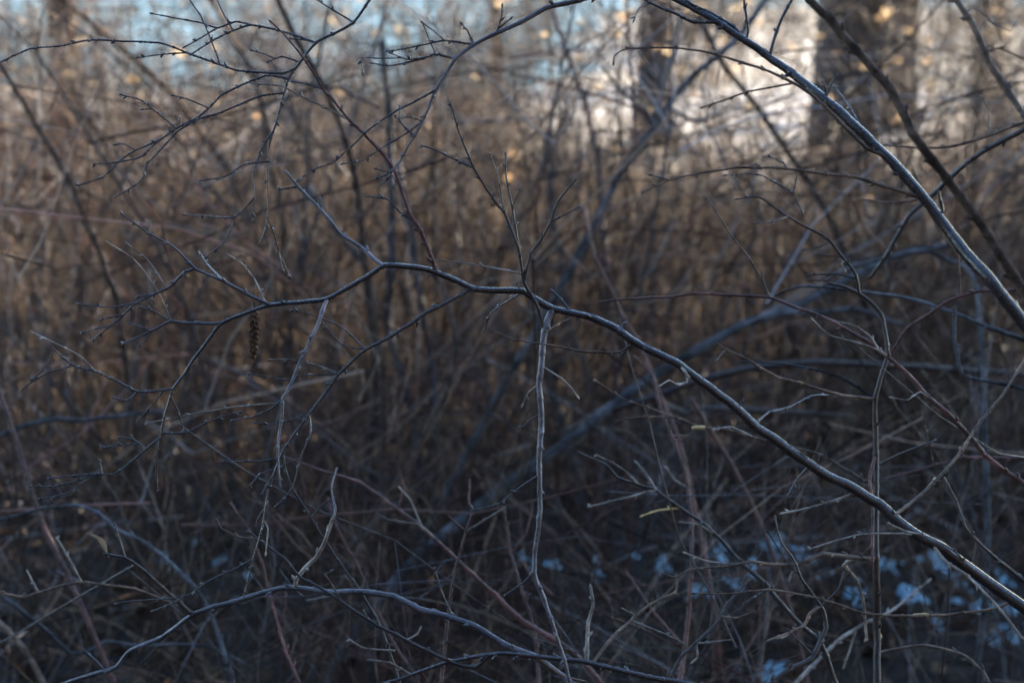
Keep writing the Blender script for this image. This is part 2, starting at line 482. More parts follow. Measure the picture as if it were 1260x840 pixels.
# ------------------------------------------------------------------ traced branches and stems
# @ name | label | category | material | depth of root, depth of tip | root direction
# then: first line the stem, root first; further lines side branches, attachment end first
# "w_root w_tip [d+offset] [m:material]; x y x y ..."   widths and points in photograph pixels (1260 x 840)
TRACE = """
@ arching_branch | dark purple bare branch arching across open thicket with hanging twigs | branch | purple_bark | 1.58,1.62 | R
17 2.2; 1290 772 1260 747 1207 709 1160 675 1133 660 1114 649 1083 621 1073 615 1040 595 1020 587 997 572 973 555 950 538 927 522 907 503 880 482 860 467 840 452 833 447 813 437 780 420 758 405 727 390 680 380 647 360 642 358 587 356 567 348 537 335 510 329 473 327 453 340 430 353 403 368 370 372 333 375 300 386 273 397 257 417 238 442 227 460 213 478 207 497 200 523 197 543 193 563 193 587 194 603
10 4.5 m:silver_bark d-.02; 675 381 670 407 667 443 663 473 666 508 664 550 663 583 665 627 660 667 657 703 669 737 683 777 694 811 703 845
5 2 m:dark_bark d-.03; 671 410 660 373 645 347 637 303 620 260 613 253 583 207 565 163 555 130
7 2.2 m:red_bark; 534 334 527 307 517 283 503 260 487 213 472 190 450 167 430 148 410 123 398 110 385 88 370 67 350 43 333 27
6 3 m:silver_bark; 473 327 460 318 443 303 420 288 397 260 367 230 353 212
6 2 m:purple_bark; 578 359 560 367 538 378 513 392 483 413 450 430 417 460 400 484 380 510 360 537 347 557 338 580 328 617 323 647 312 687 303 723 299 736
5.4 2.5 m:silver_bark; 403 371 392 397 378 427 367 450 353 483 348 490 347 513 343 537 342 563 345 597
5.5 2.2 m:blue_bark; 333 374 310 365 277 347 240 330 213 303 183 287 150 263
4.5 2 m:blue_bark; 270 397 233 398 210 395 187 407 153 422
4.5 2; 212 478 170 482 143 468 118 457 90 450 67 430
4 1.8; 197 538 180 552 157 572 140 583 120 583 92 585 62 588
3 2; 583 205 553 193 537 185 520 180
2.6 1.6 m:pale_bark; 620 260 613 217 603 190
3.5 2 m:dark_bark; 637 310 634 277 630 253 623 220 622 190
2 1.6; 631 262 632 250 638 233
3.6 2 m:dark_bark; 645 342 653 313 667 293 678 273 685 250 700 230 707 222
3 2; 678 274 693 265 712 255
2.8 2; 510 276 493 262 477 245 453 242
2.6 1.8; 398 110 380 104 360 100
3 1.8 m:pale_bark; 428 147 407 135 380 123 347 106 310 103
2.2 1.6; 476 192 482 213 470 225
2.2 1.6; 482 213 463 208
3 2; 364 229 345 233
2.2 1.6; 396 257 394 245
2.2 1.5; 448 430 427 427 417 420 397 397
2.2 1.4; 448 428 433 413 417 400 387 388 360 382
2.6 1.4 m:pale_bark; 417 460 387 448 353 442 333 442
2.4 1.3; 417 461 373 462 350 467 307 460
2.4 1.5; 380 510 357 517 333 522 315 520
2.6 1.3; 381 511 382 533 370 563 360 600 340 622
2.6 1.4; 343 563 320 567 293 568 275 567
1.8 1.2; 367 563 347 573 320 583 308 597
3 1.4; 310 687 286 701 257 714 233 731 211 736 180 738 154 740 144 742
2.4 1.4; 233 731 217 740 189 751
2.2 1.4; 327 622 318 637 315 647
2.4 1.8 m:pale_bark; 326 638 330 650 327 680
2 1.3; 337 583 330 595 323 607
2.8 1.5; 349 490 333 503 310 513 287 517
2.8 1.4 m:pale_bark d.05; 347 493 293 500 233 510 182 520
3 1.5; 200 534 230 532 253 520 275 512 295 507
4 1.8; 240 331 227 335 210 352 190 362 167 373 147 392 133 403 115 418
2.2 1.4; 167 374 133 378 97 374
2.2 1.4; 137 402 102 409
2 1.4; 153 384 127 392
2.2 1.4 m:pale_bark; 203 354 182 320 157 300
2.2 1.4 m:pale_bark; 210 390 197 363 180 337 163 317 132 298
2 1.4; 190 362 170 365
2.6 1.8; 183 287 185 273
2.2 1.4 d.08; 273 344 257 327 245 310
2.2 1.4 d.14 m:brown_bark; 326 370 313 343 297 323 280 313
2.2 1.4; 187 407 160 398
2.2 1.4; 185 409 172 425
2.2 1.4; 210 394 190 383 173 378
2.6 1.4 m:pale_bark; 117 456 97 437 67 422 40 409
2.4 1.3; 90 450 63 457 43 467 28 478
2 1.3; 67 431 57 450 40 467
2.6 1.6; 170 482 157 493 142 490
2 1.3; 204 481 187 498 170 517
2.6 1.6 m:dark_bark; 210 486 220 507 225 528
2.2 1.3; 120 584 93 592 63 598 38 598
2.2 1.3; 120 584 83 607 50 613
2 1.4; 125 583 123 568
2.4 1.4; 178 552 163 540 147 538
2 1.3; 168 546 127 550
3.4 2 m:pale_bark; 669 447 690 465 703 477 711 488
2 1.3 m:pale_bark; 663 474 650 483 643 498
2.6 1.4; 665 511 655 515 643 525
3 1.6; 663 584 640 600 613 620 583 627
2.4 1.4; 658 706 643 717 623 731
4.5 3 m:blue_bark; 702 384 690 368 680 358
2.4 1.6 d.05; 643 360 620 373 603 387 597 405
3 1.6 m:pale_bark d.04; 643 338 620 332 593 327 540 320
3.2 1.6 m:brown_bark; 777 420 763 433 723 433 680 425 633 418 607 407
2.2 1.4 m:brown_bark; 713 387 693 395 673 407
4 2 m:pale_bark d-.03; 835 449 845 460 845 470 833 473 823 468 813 474
3 1.8 m:blue_bark; 995 573 980 590 970 608
4 2.4 m:pale_bark; 1053 605 1023 617 993 625 963 631
3 1.6 m:pale_bark d-.05; 1130 658 1100 656 1060 657 1027 665 997 675
3 2 m:pale_bark d-.04; 1197 700 1174 677 1143 660 1114 653 1094 644
4 2 m:pale_bark d-.06; 1143 664 1163 689 1189 707 1217 734 1237 757 1257 783
4.2 3 m:brown_bark d.12; 1103 636 1123 617 1150 592 1177 563 1200 527 1233 487 1258 447 1280 400
4 6 m:yellow_bark d.05; 1144 597 1151 590
3.2 2 m:blue_bark d.08; 926 520 947 507 973 500 997 487 1017 486
4 2 m:brown_bark; 1240 741 1229 747 1186 754 1143 757 1100 757 1063 754 1023 740 986 731 946 725 900 730 854 730
6 4 m:yellow_bark; 1139 756 1124 756
2.2 1.4; 946 725 930 733 917 741
2 1.3; 780 421 772 430 764 436
2 1.4 m:dark_bark; 907 502 913 494
2.4 1.5; 760 405 768 398
3 2; 640 357 636 349
3 2; 534 336 528 340
2.4 1.5 m:pale_bark; 960 546 975 549 992 562
@ tall_purple_stem | thick glossy purple stem leaning over the arching branch and drooping fine twigs | branch | purple_bark | 1.36,1.60 | R
18 4; 1300 444 1258 394 1220 347 1190 313 1163 278 1127 232 1093 194 1053 157 1017 123 973 90 947 70 917 50 883 27 850 8 825 -4 790 -26 740 -62 660 -95 560 -112 480 -108
8.5 2.5 m:blue_bark; 790 -26 750 -12 713 0 673 10 640 28 610 41 583 55 560 73 537 110 523 143 510 167 493 197 483 210
8 2 m:purple_bark; 560 -112 500 -62 470 -25 455 0 435 28 410 42 388 53 363 84 353 103 340 150 330 187 329 233 328 277 320 300
5 2.4 m:purple_bark; 877 30 853 28 827 15 800 3 770 -12
4 2.4; 920 50 903 33 880 19 855 7 835 -6
4 3 m:dark_bark; 918 50 920 37 915 0 912 -18
5 3.5 m:dark_bark; 947 70 952 50 960 27 973 3 982 -14
5 2 m:brown_bark; 1090 200 1067 183 1027 143 1003 120 985 107 968 98 947 88 913 77 873 65 833 59 773 60 757 68 755 77
3 2 m:brown_bark; 975 102 920 113 887 125 865 132
4 3 m:dark_bark; 1017 122 1015 107
3 2 m:dark_bark; 1018 119 1023 103 1029 93
2 1.4 d.06; 1060 160 1047 133 1027 107
6 2 m:brown_bark; 1130 248 1100 233 1053 218 1007 212 957 207 913 206 867 212 840 217 823 222 792 236
2 1.5; 822 221 800 215
2 1.5; 975 210 963 200 948 193
2.2 1.5; 983 211 975 235 955 225 938 216 920 214 893 216
2 1.4; 975 235 987 260
4.5 3 m:dark_bark; 1157 270 1160 258 1155 237
2 1.6 m:pale_bark; 800 3 787 10 780 25
3 2 m:dark_bark; 613 40 617 20 618 8
2 1.6; 615 36 628 23
2.6 1.8; 582 54 575 38 568 30
3 1.8; 581 55 547 50 523 55 487 62 477 63
2.2 1.5; 547 50 533 38 520 28
2 1.5; 520 28 527 47 536 66
3 1.8; 561 72 537 67 520 72 500 78 477 81 458 78
2.2 1.5; 520 72 500 73 480 65
2 1.3; 493 72 467 72 445 72 446 88
3.2 1.5; 534 112 510 125 487 137 467 150 450 163 440 173 410 200 387 208 367 222
3 1.8; 512 166 500 158 487 143
2.4 1.6; 493 149 492 133
2.4 1.4; 519 150 502 163 473 180 447 197 422 202
2 1.3; 519 146 505 144 492 146
2 1.4; 484 209 476 215 465 219
5.5 1.8 m:purple_bark; 362 86 347 90 317 89 293 87 263 77 230 65 197 53 150 51 113 49 73 57 37 60 0 77 -25 92
3.8 1.8; 388 52 353 40 310 31 287 38 262 50 235 67
2.2 1.4; 383 52 357 48
3 1.6; 310 31 290 27 267 35 247 28 213 22 187 17
3 1.6; 267 36 247 47 227 58
3 1.8; 283 37 275 17 267 0 262 -14
2.4 1.5; 268 76 260 50 247 20 233 0 225 -10
2 1.4; 230 66 200 67 170 71
2.6 1.4; 368 75 347 70 330 76
2 1.3; 340 71 325 66 310 62
4.2 1.8 m:purple_bark; 354 98 327 93 293 107 273 117 257 133 243 145 217 158 197 172 167 185 147 198 127 218 97 228
2.6 1.5; 218 157 193 138 173 123 150 117
2 1.4; 190 136 175 135
2.4 1.6; 167 184 153 177 142 178
2.2 1.4; 257 132 233 123 213 118
2.2 1.3; 197 172 173 193 143 200 117 202
3.8 1.5; 350 114 320 118 293 130 267 140 243 147 217 163 193 190 180 203 173 223 143 242
4 2 m:blue_bark; 336 164 320 187 312 217 313 243 310 270
2.6 1.4; 325 196 300 203 277 217 245 223
2.6 1.4; 313 243 290 267 250 266 227 264
2.2 1.3; 290 267 277 297 253 317
2.6 1.6; 433 28 417 17 390 0 380 -8
2.2 1.4 d.05; 328 263 337 287 343 310 350 325 357 340
2 1.3; 343 311 348 332
2 1.4 m:pale_bark; 225 158 222 145
@ brown_bare_stem | brown rough stem rising steeply, crossing above the thick glossy purple one | stem | dull_bark | 1.28,1.36 | R
13 10; 1300 420 1259 357 1237 323 1210 280 1173 230 1147 197 1123 163 1107 130 1090 103 1067 77 1040 47 1020 23 995 -2 960 -50 900 -120
4 3; 1090 103 1092 96
@ brown_bare_stem | thin dark stem with a forked side twig at the thicket edge | stem | brown_bark | 1.22,1.3 | R
10 7; 1300 215 1260 143 1240 110 1217 77 1197 30 1177 0 1150 -45
3 2; 1212 60 1230 60 1260 72 1290 84
2.4 1.5 m:pale_bark; 1188 14 1200 10 1222 28 1243 38 1248 30
@ upright_dark_stem | upright dark reddish stem with a curled top and pale side twigs | stem | dark_bark | 1.74,1.78 | D
12 4; 1079 850 1079 771 1078 686 1078 573 1077 523 1077 490 1085 460 1092 435 1087 393 1073 373 1057 361 1040 353 1023 349
5 2; 1057 361 1053 337 1040 320 1027 303 1017 292 987 277 963 262 933 242 907 245
3 2 m:pale_bark; 968 268 953 272 930 274
2 1.5; 1015 298 1010 303 990 307
2.2 1.5; 1036 315 1010 313
3 2 m:pale_bark; 1040 321 1036 325 1040 333
2.6 1.6; 1053 345 1030 337 995 338
2 1.5; 1030 338 1017 345 995 344
4.5 2.2 m:brown_bark d-.05; 1074 490 1040 487 1013 480 987 472 960 465 937 453 920 442 893 430 883 423
3 1.8 m:pale_bark; 893 430 883 442
5.5 4.5 m:yellow_bark; 990 473 983 470
4.5 4 m:yellow_bark; 1034 485 1022 483
4 2 m:grey_bark d.06; 1074 488 1040 467 1007 455 963 447 915 445
3 1.8; 1079 568 1107 558 1123 552 1150 542
7 2.4 m:brown_bark d-.1; 1076 693 1054 686 1014 681 980 693 951 694 923 691 900 696 851 700 831 709 817 706
2.6 2 m:pale_bark; 979 693 973 706 971 714
3 2 m:pale_bark; 905 695 870 690 843 680
4.5 3 m:pale_bark d.12; 1054 686 1040 694 1056 717 1063 743 1066 786
4.5 2 m:brown_bark d.05; 1078 590 1010 560 950 543 927 538 893 528 860 525 837 515 793 512 760 518
6 5 m:yellow_bark; 868 526 853 526
3 1.8 m:pale_bark; 930 538 900 525 880 528
3 1.6 m:brown_bark; 837 516 807 505 767 490 733 468
7 5 m:yellow_bark; 1081 771 1084 784
4 3 m:red_bark d-.04; 1076 560 1070 590 1074 620 1073 690
2.6 1.6; 1077 600 1050 585 1030 572 1015 560
@ red_trailing_stem | long thin reddish-brown stem trailing level then dropping past the upright dark stem | stem | red_bark | 1.66,1.78 | R
8 2.2; 1300 622 1260 595 1233 577 1213 560 1190 533 1163 506 1137 483 1117 460 1093 440 1073 423 1053 412 1020 393 977 377 947 366 900 363 857 361 827 365 780 367 738 371
4 2 m:brown_bark; 948 366 937 343 923 320 900 290 870 243
3 1.8 m:pale_bark; 1093 439 1080 430 1057 422 1020 412 1000 393
3 1.6 m:pale_bark; 1083 430 1070 413 1050 400 1027 395
2.4 1.5 m:pale_bark; 1150 495 1133 482 1117 492 1097 489
2.4 1.6; 857 362 855 356
@ pale_grey_stem | pale blue-grey smooth twig sloping gently behind the thick purple stem | stem | grey_bark | 1.95,2.02 | R
7.5 3; 1300 432 1259 417 1223 405 1187 390 1140 373 1107 365 1053 358 1013 353 983 352 957 362
@ red_forked_stem | reddish twig with an upright spur, crossing the pale blue-grey twig | stem | red_bark | 1.85,1.95 | R
6 3; 1300 345 1243 357 1207 358 1173 367 1140 388 1117 403 1097 433
3 2; 1182 363 1180 330 1178 300
@ hooked_grey_stem | hooked twig, dark upright top and pale level lower half | stem | grey_bark | 1.88,1.95 | R
6 4; 1300 487 1260 478 1210 468 1183 460 1175 417 1175 380
@ red_trailing_stem | straight thin wine-red twig behind the lower end of the arching branch | stem | red_bark | 2.05,2.1 | R
5 2.4; 1300 566 1260 564 1187 563 1167 568 1123 580 1083 590 1060 600
@ dark_forked_stem | dark brown stem with pale broken side twigs sloping down toward snow patches | stem | dark_bark | 1.85,1.92 | D
8 2.4; 1035 865 1020 815 1006 786 986 769 960 740 937 714 914 694 907 687 880 657 860 640 837 625 807 603 787 597 760 587 747 573 713 557
4 3 m:pale_bark; 806 602 797 587 783 569
4.5 2.5 m:pale_bark; 805 603 760 615 727 623
3 2 m:yellow_bark; 837 625 813 627 790 634
3 2 m:pale_bark; 787 597 770 580 755 570 735 560
3 2 m:pale_bark; 878 656 860 645 838 642
2.4 1.6; 820 612 800 620 812 605
@ low_arching_branch | blue-grey branch arching low over the thicket floor with a whitened broken spur | branch | blue_bark | 1.62,1.75 | D
10 5; 735 865 691 831 660 808 623 794 586 771 557 760 517 749 483 733 443 727 409 729 371 723 343 724 309 733 263 747 237 756 200 783 160 800 143 820 114 829 80 840 50 850
6 4.5 m:pale_bark d-.03; 366 722 364 713 371 703 389 686 399 669 404 654 408 641
3.5 2 d.04; 408 641 413 628 408 600 414 578
5 3 m:dark_bark; 237 756 200 723 171 697 154 686 131 681
2.6 1.8; 154 686 148 665 141 645
2.4 1.6; 130 825 118 812 103 798
3 2 m:brown_bark; 180 720 215 735 236 752
2.4 1.6; 557 760 545 730 535 700
@ low_purple_branch | purple-brown branch lying below the blue-grey one near the thicket floor | branch | purple_bark | 1.6,1.66 | R
9 4; 920 862 849 842 783 829 743 819 714 813 657 807 620 804 586 807 546 816 506 830 471 841
5.5 3.5 m:pale_bark d.02; 723 814 723 771 730 743 727 723
4.5 3 m:brown_bark d.08; 731 815 754 783 777 763 800 743 829 729 833 720 832 709
3.2 2 m:pale_bark; 776 764 794 770 820 780 840 791
3.4 2 m:pale_bark; 776 764 780 756 767 749
4 2.4 m:brown_bark; 660 806 690 830 720 838
6 3 m:dark_bark; 606 811 586 820 569 819 537 806 500 787 454 763 420 740 391 721 369 709 349 686 329 671 306 654
3 1.8 m:brown_bark; 317 664 297 661 274 651 267 640
2.4 1.5 m:brown_bark; 417 738 409 720 401 707
2.2 1.5; 400 708 408 702
3 2 m:pale_bark; 504 789 513 780 517 773
3 2 m:pale_bark; 486 800 449 797 431 787
3.4 2.4 m:pale_bark; 506 828 480 815 455 812
2.4 1.5 m:pale_bark; 454 763 448 752
@ dark_bare_stem | thin dark stem sloping behind the whitened broken spur | stem | dark_bark | 1.7,1.75 | D
5 2.5; 500 865 470 775 443 726 426 703 406 674 383 637 363 606 352 580 348 550
2.4 1.5; 383 637 395 622 410 612
@ red_leaning_stem | straight red-brown stem leaning down beside the hanging bluish twig | stem | red_bark | 1.95,2.05 | D
9 3; 760 865 714 811 686 789 643 764 631 752 600 723 563 689 529 657 489 626 443 593 390 577 350 562
3.4 2 m:pale_bark; 523 652 505 615 492 600
3 2 m:pale_bark; 540 668 515 645 480 640 465 632
3 1.8 m:grey_bark; 563 689 548 690 535 705
3 2; 489 626 497 600 490 570
@ pink_bare_stem | thin pinkish stem leaning below the whitened broken spur | stem | red_bark | 2.1,2.2 | D
5 3; 545 890 525 860 509 829 486 794 471 763 454 729 437 689 414 649 405 615
@ pink_bare_stem | short pinkish stem, bent, under the blue-grey low branch | stem | red_bark | 1.95,2.0 | D
5 2.5; 385 880 369 840 351 800 343 769 331 729 322 690 310 660 285 620
2.4 1.6; 343 770 352 745 350 720
@ red_leaning_stem | long rusty stem leaning at the thicket's shaded side, rising bare and unforked | stem | red_bark | 2.25,2.4 | D
8 5; 160 890 131 817 109 766 83 706 57 654 37 600 23 550 0 483 -30 400 -70 300
@ pale_grey_stem | grey level stem behind the leaning rusty stem | stem | grey_bark | 2.5,2.7 | L
8 5; -60 560 0 535 33 523 67 515 100 517 143 512 200 506
@ hooped_stem | grey-brown hooped twig arching over beside the leaning rusty stem | stem | grey_bark | 2.1,2.25 | D
7 3; 300 880 262 760 240 722 200 683 171 663 143 651 120 630 91 621 51 626 13 636 -20 642
2.6 1.8; 143 651 150 670 155 690
@ hooped_stem | smooth grey twig sagging in a loop under the leaning rusty stem | stem | grey_bark | 2.2,2.35 | L
7 3.5; -60 690 0 731 34 757 63 780 86 803 109 801 131 789 171 794 220 792 263 797 300 815
@ brown_bare_stem | plain brown stem bending to the ground below the sagging grey loop | stem | brown_bark | 2.3,2.4 | D
8 6; 70 890 54 840 29 797 0 766 -40 735 -90 715
@ forked_ground_twig | thin level brown twig with upright pale spurs crossing the leaning rusty stem | twig | brown_bark | 1.85,1.9 | L
4.5 2.5; -60 712 0 729 29 734 66 723 100 716 129 719 166 724 217 743
3.4 2 m:pale_bark; 47 729 40 715 34 703
4 2.4 m:pale_bark; 99 716 86 689 71 663
@ dark_bare_stem | dark zigzag stem dropping beside the lower end of arching branch | stem | dark_bark | 1.78,1.82 | R
7 2.5; 1310 745 1257 713 1230 690 1207 670 1187 647 1177 617 1163 590
2.6 1.8; 1200 664 1199 685 1196 702
@ dark_forked_stem | dark crooked stem with a tan zigzag side twig above the thicket floor | stem | dark_bark | 1.62,1.68 | D
9 2; 930 862 951 839 971 823 997 811 1009 789 1017 771 1013 751 1000 731 986 711 977 689 961 666 954 637
4.5 2.4 m:brown_bark; 1010 746 997 754 989 769 969 779 946 787
3 2; 1010 746 1031 726 1037 706
4 2 m:pale_bark; 975 781 965 783 950 786
2.4 1.6; 985 708 975 700 945 655
2.6 1.6; 1002 806 985 790 970 775
@ hooped_stem | rust-brown hooped twig curving to the ground under the arching branch | stem | brown_bark | 1.76,1.82 | D
6 3; 1232 870 1217 840 1209 826 1186 806 1143 794 1114 796 1087 801
@ pale_grey_stem | straight straw-coloured stick leaning past foot of upright dark stem | stick | pale_bark | 1.95,2.05 | D
5.5 3; 960 860 1009 809 1037 783 1071 763 1100 749 1143 714
2.6 2; 1056 773 1045 800 1038 820
@ red_bare_stem | upright red-brown stem with a bent thin top near hanging bluish twig | stem | red_bark | 2.0,2.15 | D
7.5 3; 834 865 837 834 843 794 847 757 851 700 851 643 847 600 840 570 827 537 813 503 803 463 783 440
3 2 m:pale_bark; 847 598 830 590 820 575
3.4 2 m:brown_bark; 828 538 850 535 857 520
@ dark_forked_stem | dark thin stem forking twice, beside the upright red-brown stem | stem | dark_bark | 1.76,1.82 | D
6 2.2; 815 865 823 839 837 809 857 791 883 763 894 743 923 711
3 2 m:brown_bark; 886 761 905 760 926 753
3.4 2 m:pale_bark; 857 791 870 790 899 787
3 2 m:pale_bark; 858 794 858 808 852 814
@ red_forked_stem | crooked reddish stem with stubby forks, its tip near the hanging bluish twig's side shoot | stem | red_bark | 1.78,1.85 | D
6 2.6; 540 880 550 765 558 710 565 685 573 653 582 630 577 618 577 607 578 592
3 2; 573 653 562 645 553 635
3 2 m:pale_bark; 573 656 595 640 620 625
@ red_bare_stem | slim red upright stem close beside the hanging bluish twig | stem | red_bark | 2.0,2.1 | D
6 3; 668 880 657 771 643 729 629 680 623 645 621 626
2.4 1.6; 629 682 648 655 656 620
@ fallen_limb | thick blurred grey limb leaning across the thicket behind the arching branch | limb | grey_bark | 2.95,3.3 | D
19 9; 430 790 500 700 560 647 610 605 670 563 703 540 747 505 793 470 847 437 887 415 920 397 960 385 1010 362 1060 335 1120 310 1180 300
11 7 m:dark_bark; 747 505 800 490 860 468 930 452 1000 446 1100 450 1180 455 1280 462
14 6 m:dark_bark d.2; 800 500 840 507 873 502 973 507 1050 512
9 5; 960 385 1010 385 1053 380 1110 400
@ leaning_sapling | tall blurred blue-grey sapling leaning steeply with forked upper branches | sapling | grey_bark | 3.4,3.7 | D
13 8; 450 820 500 715 547 613 570 567 597 517 627 460 665 400 703 330 723 293 743 257 763 213 790 180 820 133 853 93 903 53 933 13 960 -30 1000 -100
10 6 m:pale_bark; 803 158 820 93 830 63 836 20
7 4; 803 158 783 130 757 103 740 80
6 4 m:red_bark; 785 188 778 100 773 40 770 -20
6 4 m:pale_bark; 822 130 860 150 900 130
@ red_leaning_stem | blurred reddish stem curving up behind the leaning blue-grey sapling | stem | red_bark | 3.8,4.1 | D
9 6; 770 560 752 400 742 270 737 207 730 167 720 123 703 77 690 43 675 0 650 -60
5 3; 705 80 680 130 668 200 655 260
@ red_bare_stem | wine-red stem with a forked tip in front of the leaning sapling | stem | red_bark | 2.5,2.65 | D
7 4; 870 700 850 600 835 540 807 473 790 430 767 390 750 353 733 320 727 297 720 257
4 2.5; 727 297 742 265 753 237
3 2; 735 320 755 308 770 305
@ red_leaning_stem | blurred dark red stem slanting through the snow patches | stem | red_bark | 2.5,2.6 | D
8 5; 1000 880 985 800 970 740 950 680 930 630 900 570 875 530 850 490
@ blue_grey_stem | blurred upright blue-grey stem bending away at its top, farthest from the leaning sapling | stem | grey_bark | 3.9,4.1 | D
12 9; 440 760 450 590 460 523 462 440 460 380 450 330 413 280 380 230
@ blue_grey_stem | blurred blue-grey stem with a slight bend, second of three upright grey ones | stem | grey_bark | 3.8,4.0 | D
12 9; 510 760 517 590 510 523 497 467 487 440 478 400 482 300 480 150 470 50
@ blue_grey_stem | blurred straight blue-grey stem nearest to the leaning sapling | stem | grey_bark | 3.8,4.0 | D
11 8; 520 770 530 627 535 573 537 507 530 440 517 363 507 297 500 260 490 200
@ dark_bare_stem | blurred dark curving stem in front of the three grey uprights | stem | dull_bark | 2.5,2.7 | D
11 6; 400 760 480 607 507 567 527 523 547 490 560 440 560 417 553 377 540 340
@ dark_bare_stem | blurred dark straight stem between the grey uprights | stem | dull_bark | 2.7,2.8 | D
9 6; 474 800 472 600 472 473 468 420
@ brown_bare_stem | tall blurred dark brown stem rising behind the bend of arching branch | stem | dull_bark | 3.2,3.3 | D
11 7; 480 760 470 560 460 440 453 363 447 310 443 260 437 217 427 180 417 147 395 100 360 40 330 -30
@ brown_bare_stem | blurred brown stem curving up at the shaded side behind fine twigs | stem | dull_bark | 3.1,3.3 | D
9 6; 190 760 165 520 143 373 133 340 117 297 107 277 90 233 73 200 53 167 27 123 0 80 -40 20
@ brown_bare_stem | blurred level dark bough behind the drooping fine twigs | stem | dull_bark | 6.3,6.6 | L
12 7; -80 185 0 163 67 150 133 143 200 143 260 152
@ brown_bare_stem | blurred dark slanting stem passing behind the drooping fine twigs | stem | dull_bark | 4.6,4.9 | D
10 7; 380 560 335 350 300 247 277 203 253 170 213 117 167 73 117 33 80 0 30 -50
@ brown_bare_stem | blurred brown stem, gently bent, behind the long drooping twig | stem | dull_bark | 3.9,4.1 | D
9 6; 370 600 355 400 347 260 333 200 323 133 307 80 287 50 260 0 240 -40
@ brown_bare_stem | blurred brown stem sagging level below the drooping fine twigs | stem | dull_bark | 4.3,4.5 | D
7 5; 190 480 165 330 150 277 127 247 67 220 0 213 -40 220
@ dark_bare_stem | blurred dark stem slanting behind the steep brown stem | stem | dull_bark | 3.9,4.1 | D
11 7; 1130 560 1060 360 1017 260 987 213 953 163 923 120 890 80 860 20
@ dark_bare_stem | dark bough rising beside the steep brown stem toward thicket edge | stem | dark_bark | 1.95,2.1 | R
8 5; 1310 135 1260 160 1227 177 1190 200 1147 240 1117 267 1093 310 1073 340
4 2.5 m:brown_bark; 1150 238 1100 250 1060 245
@ brown_bare_stem | thin brown twig with pale tip beside the dark bough | stem | brown_bark | 1.85,1.95 | R
5 2.5; 1310 138 1260 150 1217 167 1173 180 1130 182 1090 178
2.4 1.6 m:pale_bark; 1220 166 1217 140 1210 120
@ pale_grey_stem | pale grey twig looping behind the thick glossy purple stem | stem | grey_bark | 2.5,2.7 | D
8 5; 1215 620 1210 450 1202 357 1190 330 1167 320 1140 308 1093 317 1053 327 1020 340
"""

CURVES = []


def root_points(p0, t, mode):
    z = max(p0.z, 0.05)
    if mode == 'R':
        out = Vector((0.55, 0.12, 0))
    elif mode == 'L':
        out = Vector((-0.55, 0.12, 0))
    else:
        h = Vector((t.x, t.y, 0))
        out = h * 0.35 if h.length > 0 else Vector((0, 0, 0))
        out.y = max(-0.02, min(0.15, out.y))
    g = p0 + out * z
    g.z = gz(g.x, g.y) - 0.03
    c1 = p0 + t * (0.35 * z)
    c2 = g + Vector((0, 0, 0.4 * z))
    P = []
    for k in range(20):
        s = 1 - k / 20
        P.append(p0 * ((1 - s) ** 3) + c1 * (3 * s * (1 - s) ** 2) + c2 * (3 * s * s * (1 - s)) + g * s ** 3)
    return P      # ground first


